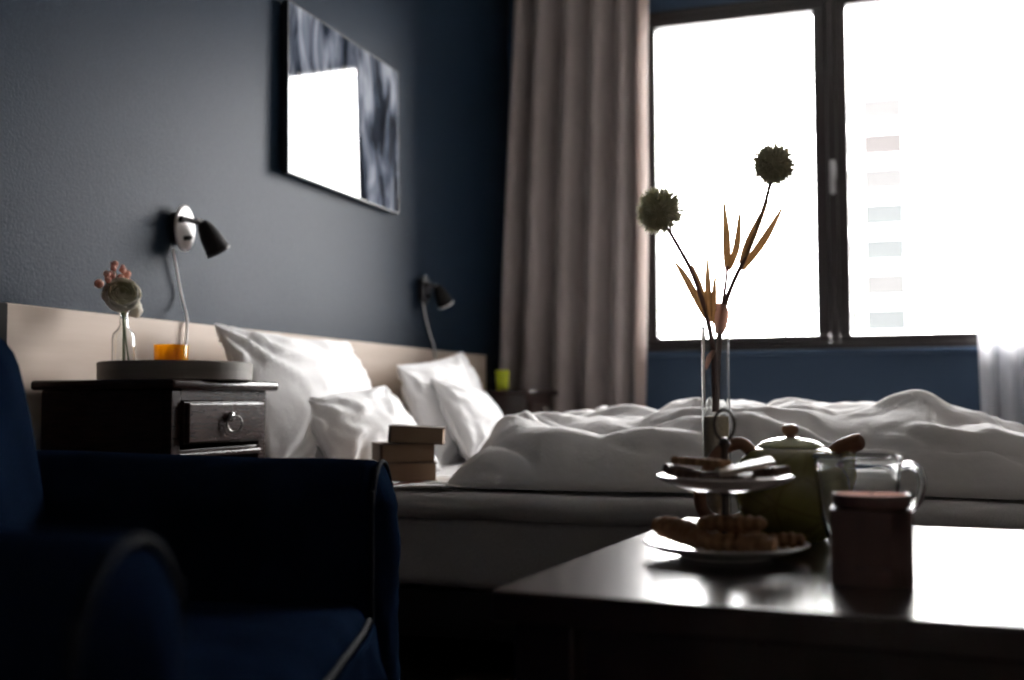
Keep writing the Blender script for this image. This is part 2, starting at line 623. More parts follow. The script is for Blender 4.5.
gx0, gx1, hx0, hx1, gz0, gz1 = 0.76, 1.494, 1.642, 2.52, 0.942, 2.443
win_bar('frame_rail', WX0, WX1, WZ0, 0.905, -0.02, 0.10)
win_bar('frame_rail', WX0, WX1, 2.49, WZ1, -0.02, 0.10)
win_bar('frame_stile', WX0, 0.705, 0.905, 2.49, -0.02, 0.10)
win_bar('frame_stile', 2.57, WX1, 0.905, 2.49, -0.02, 0.10)
win_bar('mullion', 1.552, 1.592, 0.905, 2.49, -0.015, 0.10)
for nm, a in (('sash_rail', (0.705, 1.552, 0.905, gz0)), ('sash_rail', (0.705, 1.552, gz1, 2.49)),
              ('sash_stile', (0.705, gx0, gz0, gz1)), ('sash_stile', (gx1, 1.552, gz0, gz1))):
    win_bar(nm, *a, -0.03, 0.055, 0.008)
for nm, a in (('glazing_bead', (1.592, 2.57, 0.905, 0.940)), ('glazing_bead', (1.592, 2.57, 2.462, 2.49)),
              ('glazing_bead', (1.592, hx0, 0.940, 2.462)), ('glazing_bead', (hx1, 2.57, 0.940, 2.462))):
    win_bar(nm, *a, -0.005, 0.055, 0.006)
for x0, x1, z1 in ((gx0, gx1, gz1), (hx0, hx1, 2.462)):
    box_obj('pane', ((x0 + x1) / 2, 0.03, (gz0 + z1) / 2), (x1 - x0 + 0.01, 0.004, z1 - gz0 + 0.01), 'pane', win)
hd = box_obj('handle_plate', (1.575, -0.022, 1.685), (0.028, 0.014, 0.075), 'metal', win, 0.005)
bm = bmesh.new()
box(bm, (0, -0.016, 0.0), (0.016, 0.03, 0.016), 0.004)
box(bm, (0, -0.034, -0.03), (0.024, 0.012, 0.155), 0.005)
tag(from_bm(bm, 'handle', 'metal', hd, smooth=True, auto=40), 'silver lever handle')
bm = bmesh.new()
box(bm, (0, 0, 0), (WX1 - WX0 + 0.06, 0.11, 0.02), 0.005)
tag(from_bm(bm, 'sill', 'lightened_wall', win, smooth=True, loc=((WX0 + WX1) / 2, -0.015, 0.864), auto=40), 'navy painted sill')

# ================================================================== OUTSIDE
tag(box_obj('street', (0, 110, -16.2), (500, 400, 0.4), 'street'), 'pale street far below the window', kind='structure')
bld = thing('apartment_building', 'white apartment block with rows of windows seen through the window', 'building', (0, 92, -16))
box_obj('facade', (16, 6, 22), (46, 12, 44), 'facade', bld)
for fx, fw, kind in ((on_y(852.5, 250, 92).x, 0.85, 2), (on_y(885, 250, 92).x, 3.1, 1), (on_y(932, 250, 92).x, 2.2, 3),
                     (on_y(995, 250, 92).x, 2.2, 2), (14.6, 2.6, 1), (18.6, 2.6, 2)):
    for r in range(10):
        z = on_y(885, 320 - 35.2 * (r - 3), 92).z + 16
        mt = {1: ('fglass', 'fpale', 'fblind', 'fglass', 'fpale', 'fglass', 'fglass', 'fpale', 'fblind', 'fpale')[r], 2: 'fpale', 3: 'facade'}[kind]
        bm = bmesh.new()
        for dx, dz, sx, sz in ((0, 0.98, fw + 0.3, 0.12), (0, -0.98, fw + 0.3, 0.12), (fw / 2 + 0.08, 0, 0.14, 1.9),
                               (-fw / 2 - 0.08, 0, 0.14, 1.9)):
            box(bm, (dx, 0, dz), (sx, 0.16, sz))
        wf = from_bm(bm, 'window_frame', 'facade', bld, loc=(fx, -0.06, z))
        box_obj('pane', (0, 0.03, 0), (fw, 0.06, 1.86), mt, wf)

# ================================================================== CURTAINS
def curtain(name, label, path_top, path_bot, z0, z1, mat, nz=40, group=None, solid=0.002):
    pt = spline(path_top, 10)
    pb = spline(path_bot, 10)
    n = len(pt)

    def fn(u, v):
        i = min(n - 1, int(round(u * (n - 1))))
        a, b = pt[i], pb[i]
        t = v ** 1.15
        p = b.lerp(a, t)
        wob = 0.008 * fbm((p.x * 6, v * 2.2, 3)) * (1 - v * 0.6)
        return (p.x + wob, p.y + wob * 1.5, z0 + (z1 - z0) * v)
    o = grid_obj(name, fn, n, nz, mat, solid=solid)
    return o


def fold_path(x0, x1, y, folds, amp, seed, z=0.0):
    rnd = random.Random(seed)
    ws = [rnd.uniform(0.75, 1.3) for _ in range(folds)]
    s = sum(ws)
    pts = []
    x = x0
    for i, wd in enumerate(ws):
        dx = (x1 - x0) * wd / s
        a = amp * rnd.uniform(0.75, 1.15)
        pts += [(x, y + a * 0.15, z), (x + dx * 0.22, y - a, z), (x + dx * 0.5, y - a * 0.85, z), (x + dx * 0.70, y + a * 0.7, z), (x + dx * 0.88, y + a, z)]
        x += dx
    pts.append((x1, y - amp * 0.5, z))
    return pts


ct = fold_path(0.135, 0.745, 5.02, 5, 0.052, 21)
cb = fold_path(0.014, 0.700, 5.02, 5, 0.066, 21)
cur = thing('curtain', 'heavy greige drape gathered in folds beside the dark window frame', 'curtain', (0, 0, 0))
c1 = curtain('drape', '', ct, cb, 0.03, 2.70, 'curtain')
c1.parent = cur
lt = [(0.745, 5.00, 0), (0.757, 5.02, 0), (0.767, 5.06, 0), (0.772, 5.10, 0)]
lb = [(0.700, 4.99, 0), (0.716, 5.02, 0), (0.726, 5.06, 0), (0.730, 5.10, 0)]
c2 = curtain('lining', '', lt, lb, 0.03, 2.70, 'lining', solid=0.0015)
c2.parent = cur
tag(c2, 'cream lining edge lit through by the window')
sh = curtain('sheer_curtain', '', fold_path(2.15, 3.05, 5.17, 9, 0.028, 11), fold_path(2.17, 3.0, 5.17, 9, 0.034, 11), 0.03, 2.70, 'sheer',
             solid=0)
tag(sh, 'sheer white voile curtain at the far end of the window', 'curtain')
rod = thing('curtain_rail', 'slim dark curtain rail fixed above the window', 'curtain rail', (0, 0, 2.71))
tube('rail', [(0.06, 5.07, 0), (3.4, 5.07, 0)], 0.009, 'frame', rod)
for x in (0.1, 1.7, 3.3):
    box_obj('bracket', (x, 5.18, 0.0), (0.02, 0.24, 0.02), 'frame', rod, 0.003)

# ================================================================== HEADBOARD
hb = thing('headboard', 'long pale birch headboard panel fixed along the navy wall', 'headboard', (0.0, 3.39, 0.0))
box_obj('panel', (0.022, 0, 0.50), (0.036, 2.95, 0.712), 'birch', hb, 0.003)
tag(box_obj('end_trim', (0.024, -1.505, 0.455), (0.044, 0.06, 0.80), 'matte', hb, 0.003), 'dark brown end trim')
tag(box_obj('end_trim', (0.024, 1.490, 0.455), (0.044, 0.03, 0.80), 'matte', hb, 0.003), 'dark brown end trim')

# ================================================================== PICTURE
p0 = on_x(286.5, 171, 0.03)
p1 = on_x(397.5, 213.5, 0.03)
ptop = on_x(290.9, 2.9, 0.03).z
py0, py1, pz0, pz1 = p0.y, p1.y, (p0.z + p1.z) / 2, ptop
pic = thing('framed_picture', 'glazed blue-grey street photograph hung on the navy wall', 'picture', (0.004, (py0 + py1) / 2, (pz0 + pz1) / 2), (0, math.radians(-0.6), math.radians(0.3)))
PW, PH = py1 - py0, pz1 - pz0
box_obj('backing', (0.014, 0, 0), (0.026, PW - 0.004, PH - 0.004), 'black', pic)
box_obj('print', (0.0285, 0, 0), (0.003, PW, PH), 'print', pic)
bm = bmesh.new()
for c, s in (((0, 0, PH / 2 + 0.002), (0.022, PW + 0.008, 0.004)), ((0, 0, -PH / 2 - 0.002), (0.022, PW + 0.008, 0.004)),
             ((0, PW / 2 + 0.002, 0), (0.022, 0.004, PH)), ((0, -PW / 2 - 0.002, 0), (0.022, 0.004, PH))):
    box(bm, c, s)
from_bm(bm, 'frame', 'black', pic, loc=(0.0195, 0, 0))

# ================================================================== WALL LAMPS
def wall_lamp(label, loc, cord_pts, plate_mat, inner):
    t = thing('wall_lamp', label, 'lamp', loc, group='reading lamps above the headboard')
    # oval wall plate: bevelled elliptic disc
    box_obj('shadow_block', (0.013, -0.004, 0.0), (0.024, 0.05, 0.085), 'black_enamel', t, 0.008)  # black block added behind the plate for the deep shadow beside it
    v, f = lathe_data([(0, 0.0), (0.5, 0.0), (0.5, 0.005), (0.47, 0.008), (0, 0.0085)], 40)
    pts = [(z + 0.0255, x * 0.086, y * 0.124) for x, y, z in v]
    raw(pts, f, 'wall_plate', plate_mat, t, auto=30)
    # mounting hub behind the arm
    tube('hub', [(0.033, -0.028, 0.018), (0.056, -0.028, 0.018)], 0.008, 'black_enamel', t, 16)
    tube('arm', [(0.052, -0.052, 0.018), (0.054, -0.010, 0.018), (0.058, 0.022, 0.018)], [0.0075] * 3, 'matte', t, 12, smooth_n=5)
    tube('pivot', [(0.058, 0.018, 0.019), (0.064, 0.032, 0.017)], 0.008, 'chrome', t, 14)
    sw = tube('switch', [(0.034, -0.006, -0.028), (0.056, -0.010, -0.028)], [0.007, 0.0055], 'black_enamel', t, 12)
    # shade: bell cone hanging outward and down
    prof = [(0.006, 0.0), (0.014, 0.003), (0.022, 0.02), (0.028, 0.045), (0.032, 0.078), (0.0335, 0.092)]
    inn = [(r - 0.0018, z - (0.0 if i == len(prof) - 1 else -0.001)) for i, (r, z) in enumerate(prof)][::-1]
    s = lathe('shade', prof + inn, 'matte', t, 36, loc=(0.064, 0.026, 0.020))
    d = Vector((0.26, 0.50, -0.84)).normalized()
    s.rotation_euler = d.to_track_quat('Z', 'Y').to_euler()
    lathe('rim', [(0.0325, 0.087), (0.0345, 0.088), (0.0345, 0.094), (0.0325, 0.094)], inner, s, 36)
    lathe('bulb', [(0, 0.035), (0.010, 0.036), (0.014, 0.05), (0.019, 0.066), (0.016, 0.079), (0.008, 0.085), (0, 0.086)], 'white_enamel', s, 20)
    tube('cord', [Vector(p) - Vector(loc) for p in cord_pts], 0.0035, 'cord', t, 8, smooth_n=8)
    return t


l1 = on_x(182, 228.5, 0.02)
l2 = on_x(424, 290, 0.02)
cp = [on_x(173, 249, 0.012), on_x(177, 272, 0.013), on_x(182, 298, 0.013), on_x(187, 320, 0.046), on_x(186, 342, 0.050), on_x(184, 366, 0.055)]
wall_lamp('black bell-shade wall lamp over the nightstand with the flower bottle', (0.0, l1.y, l1.z), cp, 'white_enamel', 'black_enamel')
cp = [on_x(423, 302, 0.012), on_x(426, 318, 0.013), on_x(430, 334, 0.013), on_x(434, 347, 0.046), on_x(435.5, 362, 0.050)]
wall_lamp('black wall lamp at the curtain end of the headboard', (0.0, l2.y, l2.z), cp, 'black_enamel', 'white_enamel')  # black plate and white rim paint in the shade and the lit edge

# ================================================================== NIGHTSTANDS
NW, ND, NH = 0.42, 0.36, 0.69


def nightstand(label, loc):
    t = thing('nightstand', label, 'nightstand', loc, group='matching espresso nightstands beside the bed')
    # local: x towards the room (0 = wall side), y along the wall, centred
    top = bmesh.new()
    box(top, (ND / 2 + 0.005, 0, NH - 0.011), (ND + 0.012, NW, 0.022), 0.008, 3)
    from_bm(top, 'top', 'wood', t, smooth=True, auto=40)
    w2 = NW / 2 - 0.025
    for s in (-1, 1):
        box_obj('side_panel', (ND / 2 - 0.005, s * (w2 - 0.011), 0.395), (ND - 0.03, 0.022, 0.546), 'wood', t, 0.003)
        for x in (0.03, ND - 0.03):
            box_obj('leg', (x, s * (w2 - 0.019), 0.061), (0.036, 0.036, 0.122), 'wood', t, 0.004)
        box_obj('stile', (ND - 0.022, s * (w2 - 0.016), 0.395), (0.022, 0.034, 0.546), 'wood', t, 0.003)
    box_obj('back_panel', (0.016, 0, 0.395), (0.012, 2 * w2 - 0.045, 0.546), 'wood', t)
    box_obj('top_rail', (ND - 0.022, 0, 0.657), (0.022, 2 * w2 - 0.065, 0.022), 'wood', t)
    box_obj('rail', (ND - 0.024, 0, 0.534), (0.022, 2 * w2 - 0.065, 0.014), 'wood', t, 0.002)
    box_obj('shelf', (ND / 2 + 0.002, 0, 0.527), (ND - 0.02, 2 * w2 - 0.046, 0.012), 'wood', t, 0.003)
    box_obj('shelf', (ND / 2, 0, 0.16), (ND - 0.03, 2 * w2 - 0.046, 0.018), 'wood', t, 0.003)
    # drawer: raised front with bevelled field
    dr = box_obj('drawer', (ND - 0.016, 0, 0.597), (0.024, 2 * w2 - 0.068, 0.092), 'wood', t, 0.002)
    box_obj('drawer_panel', (0.014, 0, 0), (0.018, 2 * w2 - 0.072, 0.088), 'wood', dr, 0.005, 2)
    tube('knob', [(0.02, 0, 0.012), (0.032, 0, 0.012), (0.036, 0, 0.012)], [0.009, 0.011, 0.006], 'chrome', dr, 14)
    ring = [(0.038 + 0.006 * math.cos(a), 0.021 * math.cos(a), -0.004 + 0.0185 * math.sin(a)) for a in [2 * math.pi * i / 24 for i in range(24)]]
    tube('ring_pull', ring, 0.0026, 'brass', dr, 8, closed=True)
    return t


nightstand('espresso nightstand behind the denim armchair, carrying the round tray', (0.056, 2.18, 0))
nightstand('espresso nightstand by the curtain, carrying the lime votive', (0.044, 4.57, 0))

# ------------------------------------------------------------------ things on the near nightstand
TX, TY, TZ = 0.285, 2.175, NH + 0.001
tray = thing('round_tray', 'round grey bentwood tray on the nightstand', 'tray', (TX, TY, TZ))
lathe('base', [(0, 0), (0.164, 0), (0.164, 0.008), (0, 0.008)], 'tray', tray, 64)
lathe('rim', [(0.164, 0.0), (0.170, 0.001), (0.171, 0.038), (0.168, 0.041), (0.165, 0.038), (0.164, 0.0)], 'tray', tray, 64)
BZ = TZ + 0.009
bx, by = 0.175, 2.130
bot = thing('glass_bottle_vase', 'small clear glass bottle holding cream flowers on the round tray', 'vase', (bx, by, BZ))
bp = [(0, 0.0), (0.022, 0.0), (0.0255, 0.004), (0.026, 0.085), (0.024, 0.098), (0.013, 0.110), (0.0095, 0.118), (0.0095, 0.142), (0.012, 0.147), (0.012, 0.150)]
bi = [(0.0100, 0.150), (0.0078, 0.141), (0.0078, 0.118), (0.0115, 0.108), (0.022, 0.096), (0.0238, 0.083), (0.0235, 0.007), (0, 0.005)]
lathe('glass_body', bp + bi, 'clear', bot, 32)
gx, gy = 0.235, 2.225
cup = thing('amber_votive', 'amber yellow glass votive beside the flower bottle', 'candle holder', (gx, gy, BZ))
lathe('glass_body', [(0, 0), (0.034, 0), (0.037, 0.004), (0.0395, 0.074), (0.0385, 0.076), (0.0375, 0.074), (0.0345, 0.010), (0, 0.009)], 'amber', cup, 36)
lathe('tealight', [(0, 0.010), (0.019, 0.010), (0.019, 0.024), (0, 0.025)], 'white_enamel', cup, 24)


def ranunculus(label, pos, size, stem_to, tilt, inner):
    t = thing('ranunculus_flower', label, 'flower', pos, tilt, group='cream flowers in the glass bottle')
    # nested cups: outer petals open wide, inner ones close over the heart
    for ring_i, (count, rr, th1) in enumerate(((5, 1.0, 1.62), (6, 0.93, 1.80), (6, 0.83, 1.95), (6, 0.71, 2.10), (5, 0.57, 2.22), (5, 0.42, 2.35), (3, 0.27, 2.5))):
        for i in range(count):
            a0 = 2 * math.pi * i / count + ring_i * 0.55
            wd = math.pi / count * 1.35

            def fn(u, v, a0=a0, wd=wd, rr=rr, th1=th1, ring_i=ring_i):
                q = 2 * u - 1
                th = v * (th1 - 0.22 * q * q + 0.06 * math.sin(5 * a0))
                a = a0 + q * wd
                rad = size * rr * (1 + 0.05 * q)
                return (rad * math.sin(th) * math.cos(a), rad * math.sin(th) * math.sin(a), -rad * math.cos(th) * 0.82)
            grid_obj('petal', fn, 9, 9, inner if ring_i >= 3 else 'petal', t, solid=0.0006)
    inv = (Matrix.Translation(pos) @ Euler(tilt).to_matrix().to_4x4()).inverted()
    tube('stem', [Vector((0, 0, -size * 0.8)), inv @ Vector((bx - 0.002, by, BZ + 0.145)), inv @ Vector(stem_to)], 0.0022, 'green_stem', t, 8, smooth_n=6)
    return t


fA = on_x(122, 294, 0.20)
fB = on_x(134, 302, 0.150)
ranunculus('cream ranunculus bloom in front at the bottle mouth', tuple(fA), 0.042, (bx + 0.010, by - 0.012, BZ + 0.03), tuple(Vector((0.60, -0.62, 0.38)).to_track_quat('Z', 'Y').to_euler()), 'petal_in')
ranunculus('white ranunculus bloom tucked behind the cream one', tuple(fB), 0.037, (bx - 0.006, by + 0.012, BZ + 0.03), tuple(Vector((0.5, 0.5, 0.3)).to_track_quat('Z', 'Y').to_euler()), 'petal')
sp = thing('coral_bud_sprig', 'sprig of small coral pink buds above the cream flowers', 'flower', (bx, by, BZ + 0.145))
for px, py, r in ((101.5, 283.5, 0.0095), (110.5, 274, 0.0075), (114, 268, 0.007), (118.5, 264.5, 0.0085), (124, 270, 0.0075), (129, 274, 0.009),
                  (116, 275, 0.009), (122, 278, 0.0085), (132, 281, 0.0075), (110, 280, 0.0075), (126.5, 266.5, 0.005)):
    q = on_x(px, py, 0.185) - sp.location
    q = Vector((q.x + random.uniform(-0.012, 0.004), q.y, q.z))
    bm = bmesh.new()
    bmesh.ops.create_icosphere(bm, subdivisions=3, radius=r)
    for vv in bm.verts:                       # ruffled, half-open bud
        vv.co *= 1 + 0.30 * noise.noise(vv.co * 260 + Vector((px, py, 0)))
    from_bm(bm, 'bud', 'bud', sp, smooth=True, loc=q)
    tube('stalk', [q + Vector((0, 0, -r)), q * 0.55 + Vector((0, 0, 0.01)), Vector((0, 0, -0.01))], 0.0011, 'green_stem', sp, 6, smooth_n=4)
tube('stem', [(0, 0, 0), (0.004, 0.003, -0.06), (0.010, 0.008, -0.115)], 0.0018, 'green_stem', sp, 7, smooth_n=4)

# lime votive on the far nightstand
vy = on_x(502.3, 380, 0.25)
lv = thing('lime_votive', 'small lime yellow glass votive on the nightstand by the curtain', 'candle holder', (0.25, vy.y, NH + 0.001))
lathe('glass_body', [(0, 0), (0.024, 0), (0.0265, 0.004), (0.031, 0.082), (0.030, 0.084), (0.029, 0.082), (0.0245, 0.010), (0, 0.009)], 'lime', lv, 32)
lathe('tealight', [(0, 0.010), (0.017, 0.010), (0.017, 0.022), (0, 0.023)], 'white_enamel', lv, 20)

# ================================================================== BED
BY0, BY1, BX0, BX1, MZ = 2.465, 4.265, 0.062, 2.20, 0.425
bed = thing('bed', 'low dark double bed base under the pale mattress', 'bed', ((BX0 + BX1) / 2, (BY0 + BY1) / 2, 0))
lx, ly = (BX1 - BX0) / 2, (BY1 - BY0) / 2
for s in (-1, 1):
    box_obj('side_rail', (0, s * (ly - 0.03), 0.14), (2 * lx - 0.04, 0.03, 0.11), 'frame', bed, 0.004)
    box_obj('end_rail', (s * (lx - 0.035), 0, 0.14), (0.03, 2 * ly - 0.09, 0.11), 'frame', bed, 0.004)
    for q in (-1, 1):
        box_obj('leg', (s * (lx - 0.1), q * (ly - 0.08), 0.0475), (0.06, 0.06, 0.095), 'frame', bed, 0.005)
for i in range(14):
    box_obj('slat', (-lx + 0.12 + i * (2 * lx - 0.24) / 13, 0, 0.186), (0.07, 2 * ly - 0.1, 0.012), 'birch', bed)
mat_ = thing('mattress', 'thick mattress with grey cover and pale fitted sheet on the bed base', 'mattress', ((BX0 + BX1) / 2, (BY0 + BY1) / 2, 0.205))


def soft_box(sx, sy, sz, r, nx, ny, seed, amp, freq=4.0, crown=0.0):
    """rounded box with slightly uneven cloth surface, origin at bottom centre"""
    bm = bmesh.new()
    box(bm, (0, 0, sz / 2), (sx, sy, sz), r, 4)
    bmesh.ops.subdivide_edges(bm, edges=[e for e in bm.edges if e.calc_length() > 0.15], cuts=max(nx, ny), use_grid_fill=True)
    for v in bm.verts:
        n = noise.noise_vector(Vector((v.co.x * freq + seed, v.co.y * freq, v.co.z * freq)))
        v.co += n * amp
        if crown and v.co.z > sz * 0.5:
            v.co.z += crown * max(0, 1 - (2 * v.co.x / sx) ** 2) * max(0, 1 - (2 * v.co.y / sy) ** 2)
    return bm


from_bm(soft_box(2 * lx - 0.01, 2 * ly - 0.01, 0.165, 0.02, 40, 40, 1, 0.006, 7), 'mattress_core', 'core', mat_, smooth=True)
tp = from_bm(soft_box(2 * lx + 0.02, 2 * ly + 0.03, 0.062, 0.029, 60, 60, 4, 0.006, 9), 'topper', 'sheet', mat_, smooth=True, loc=(0, 0, 0.158))
tag(tp, 'pale sheet covered topper')


# ------------------------------------------------------------------ pillows
def pillow(label, W, H, T, seed, mtx, group):
    """knife-edge pillow standing in its local XZ plane, bottom edge at z = 0, thickness along y"""
    n = 44
    v, f = [], []

    def edge(a, b):
        # outline pinched between the corners, a, b in [-1, 1]
        x = a * (1 - 0.075 * (1 - b * b)) * W / 2
        z = b * (1 - 0.075 * (1 - a * a)) * H / 2
        return x, z
    for side in (1, -1):
        for j in range(n + 1):
            for i in range(n + 1):
                a = math.sin((i / n - 0.5) * math.pi)
                b = math.sin((j / n - 0.5) * math.pi)
                x, z = edge(a, b)
                ca, cb_ = 1 - abs(a) ** 2.2, 1 - abs(b) ** 2.2
                th = T / 2 * (max(0, ca) * max(0, cb_)) ** 0.42
                # creases fanning out of the corners and seams
                rr = fbm((a * 2.3 + seed, b * 2.3, side * 3.1))
                cr = abs(math.sin(7 * math.atan2(b + 1.05, a + 1.05) + 2 * rr + seed)) * max(0, 1 - math.hypot(a + 1, b + 1) / 1.5)
                cr += abs(math.sin(6 * math.atan2(b - 1.05, a - 1.05) + 2 * rr + seed)) * max(0, 1 - math.hypot(a - 1, b - 1) / 1.5)
                cr += abs(math.sin(6 * math.atan2(b - 1.05, a + 1.05) + 2 * rr)) * max(0, 1 - math.hypot(a + 1, b - 1) / 1.4)
                th *= 1 + 0.22 * rr
                th -= 0.022 * cr * min(1, th / (T * 0.2)) * T / 0.16
                th = max(th, 0.0)
                sag = -0.25 * T * max(0, b) ** 2 * 0.5
                v.append((x, side * th + 0.008 * rr, z + H / 2 * 0.925 + sag * 0))
        o = 0 if side == 1 else (n + 1) ** 2
        for j in range(n):
            for i in range(n):
                q = (o + j * (n + 1) + i, o + j * (n + 1) + i + 1, o + (j + 1) * (n + 1) + i + 1, o + (j + 1) * (n + 1) + i)
                f.append(q if side == -1 else q[::-1])
    me = bpy.data.meshes.new('pillow')
    me.from_pydata(v, [], f)
    bm = bmesh.new()
    bm.from_mesh(me)
    bmesh.ops.remove_doubles(bm, verts=bm.verts[:], dist=0.0008)
    bpy.data.meshes.remove(me)
    o = from_bm(bm, 'pillow', 'pillow', smooth=True)
    o.matrix_world = mtx
    return tag(o, label, 'pillow', group)


def lean(pos, face, back, roll=0.0):
    """stand a pillow at pos; face = heading of its broad side (deg from +x), back = lean-back angle, roll about its normal"""
    return (Matrix.Translation(pos) @ Matrix.Rotation(math.radians(face), 4, 'Z') @ Matrix.Rotation(math.radians(-back), 4, 'Y')
            @ Matrix.Rotation(math.radians(roll), 4, 'X') @ Matrix.Rotation(math.pi / 2, 4, 'Z'))


PG = 'white pillows against the headboard'
pillow('large white pillow leaning on the headboard beside the tray nightstand', 0.74, 0.475, 0.20, 1.3, lean((0.34, 2.885, MZ), 0, 24, -1), PG)
pillow('small white pillow propped on the large one behind the books', 0.48, 0.32, 0.16, 4.1, lean((0.50, 2.90, MZ), -10, 36, 5), PG)
pillow('large white pillow with a pointed corner by the lime votive nightstand', 0.82, 0.42, 0.18, 7.7, lean((0.30, 3.95, MZ), 4, 17, 6), PG)
pillow('small white pillow beside the duvet, farther from the books', 0.50, 0.335, 0.15, 9.2, lean((0.46, 3.84, MZ), 2, 30, -6), PG)

# ------------------------------------------------------------------ duvet
DX0, DX1, DY0, DY1 = 0.72, 2.30, 2.545, 4.24
HX = [(0.70, .186), (0.92, .186), (1.05, .170), (1.2, .165), (1.35, .182), (1.5, .195), (1.65, .200), (1.78, .204), (1.9, .202), (2.0, .180), (2.1, .15), (2.3, .09)]


def crest(x):
    for (a, ha), (b, hb_) in zip(HX, HX[1:]):
        if x <= b:
            t = max(0, (x - a) / (b - a))
            t = t * t * (3 - 2 * t)
            return ha + (hb_ - ha) * t
    return HX[-1][1]


def ridge(x):
    return 1 - abs(math.sin(x))


def duvet_fn(u, v):
    # v: near (0) -> far (1) bed side, u: head (0) -> foot (1)
    yy = v
    y = DY0 + (DY1 - DY0) * yy
    warp = fbm((u * 2.1, v * 2.4, 8.8)) * 0.05
    x0 = DX0 + 0.03 + 0.05 * math.sin(v * 5 + 1) + warp
    x = x0 + (DX1 - x0) * u
    near = DY0 + 0.035 * math.sin(x * 4.1 + 0.4) + 0.02 * fbm((x * 3, 1.0, 5.0))
    y = near + (DY1 - near) * yy
    dn = (y - near)
    edge_n = min(1, dn / 0.42)
    edge_f = min(1, (DY1 - y) / 0.22)
    edge_h = min(1, (x - x0) / 0.17)
    edge_t = min(1, (DX1 - x) / 0.30)
    prof = lambda e: max(0.0, 1 - (1 - e) ** 2.1) ** 0.52
    e = prof(edge_n) * prof(edge_f) * prof(edge_h) * prof(edge_t)
    h = crest(x) * (1.0 - 0.10 * sstep(0.5, 1.5, dn))
    # large lumps, then drawn folds falling forward and towards the foot, then small creases
    big = 0.024 * fbm((x * 2.6 + 2, y * 2.2, 1.1)) + 0.016 * fbm((x * 5 + 7, y * 4, 2.1))
    wv = fbm((x * 1.7, y * 1.9, 4.0)) * 1.8
    f1 = abs(math.sin(9.5 * (x * 0.52 + y * 0.85) + wv * 1.5)) ** 0.75
    f2 = abs(math.sin(8.0 * (x * 0.9 - y * 0.35) + wv * 2.1 + 1.2)) ** 0.75
    f3 = abs(math.sin(12.0 * (x * 0.12 + y * 0.95) + wv * 2.2 + 0.5)) ** 0.75
    m1 = 1 - sstep(1.15, 1.55, x)
    m2 = sstep(-0.2, 0.4, fbm((x * 1.9 + 11, y * 1.6, 6.0)))
    fold = 0.036 * f1 * m1 + 0.030 * f3 * (1 - m1) + 0.020 * f2 * m2
    fold += 0.017 * abs(math.sin(23 * (x * 0.45 + y * 0.8) + wv * 4.5)) * sstep(-0.15, 0.35, fbm((x * 3.1, y * 3.3 + 4, 9.0)))
    small = 0.008 * fbm((x * 9, y * 12, 3.0)) + 0.004 * abs(math.sin(40 * (x * 0.2 + y * 0.8) + wv * 7)) * sstep(0.0, 0.4, fbm((x * 4.0 + 3, y * 4.0, 2.0)))
    z = MZ + 0.004 + e * (h + big - 0.024) + sstep(0.05, 0.70, e) * (fold + small - 0.016)
    # the hanging front rolls under itself a little
    y -= 0.055 * math.sin(math.pi * min(1, dn / 0.20)) * e * (1 + 0.8 * fbm((x * 6, 2.0, 1.0)))
    return (x, y, max(z, MZ + 0.006))


dv = grid_obj('duvet', duvet_fn, 230, 230, 'duvet')
md = dv.modifiers.new('smooth', 'SMOOTH')
md.factor = 0.4
md.iterations = 2
md = dv.modifiers.new('thickness', 'SOLIDIFY')
md.thickness = 0.004
md.offset = 1
tag(dv, 'rumpled white duvet spread across the mattress', 'duvet')


# ------------------------------------------------------------------ books and magazine on the bed corner
def book(label, c, size, rz, cover, tilt=(0, 0)):
    t = thing('book', label, 'book', c, (math.radians(tilt[0]), math.radians(tilt[1]), math.radians(rz)), group='books stacked on the bed corner')
    L_, W_, H_ = size
    box_obj('page_block', (0.001, 0, H_ / 2), (L_ - 0.010, W_ - 0.006, H_ - 0.004), 'paper', t)
    for z in (0.001, H_ - 0.001):
        box_obj('cover', (0, 0, z), (L_, W_, 0.002), cover, t)
    box_obj('spine', (-L_ / 2 + 0.001, 0, H_ / 2), (0.002, W_, H_), cover, t)
    return t


mg = thing('magazine', 'open magazine with orange and red print under the book stack', 'magazine', (0.83, 2.64, MZ + 0.008), (0, 0, math.radians(8)))
for s in (-1, 1):
    grid_obj('page', lambda u, v, s=s: (s * u * 0.19, (v - 0.5) * 0.26, 0.004 + 0.010 * math.sin(math.pi * u) * (1 - 0.3 * u)), 14, 6, 'magazine', mg, solid=0.0012)
bz = MZ + 0.014
book('thick paperback at the bottom of the book stack', (0.662, 2.62, bz + 0.006), (0.140, 0.17, 0.046), 27, 'card')
book('thick kraft paperback in the middle of the book stack', (0.650, 2.62, bz + 0.0525), (0.140, 0.17, 0.046), 33, 'card')
book('dark brown book on top of the book stack, turned askew', (0.692, 2.615, bz + 0.100), (0.138, 0.165, 0.041), 21, 'card2', (0, 3))

# ================================================================== ARMCHAIR
fa = Vector((1.174, 1.400, 0))
ang = math.radians(16.1)
fw = Vector((math.cos(ang), math.sin(ang), 0))
sd = Vector((-math.sin(ang), math.cos(ang), 0))
ACY = 0.4386
AW = 0.150
ch = thing('armchair', 'navy denim armchair with contrast piping in the foreground', 'armchair', fa - sd * ACY, (0, 0, ang))


def arm_profile(wd, h, z0=0.06, n=14):
    """closed outline in (y, z): straight sides, full round top that swells a little"""
    pts = [(-wd / 2 * 0.96, z0)]
    rtop = wd / 2 * 1.06
    for i in range(n + 1):
        a = math.pi - math.pi * i / n
        pts.append((rtop * math.cos(a), h - rtop * 0.85 + rtop * 0.85 * math.sin(a)))
    pts.append((wd / 2 * 0.96, z0))
    return pts


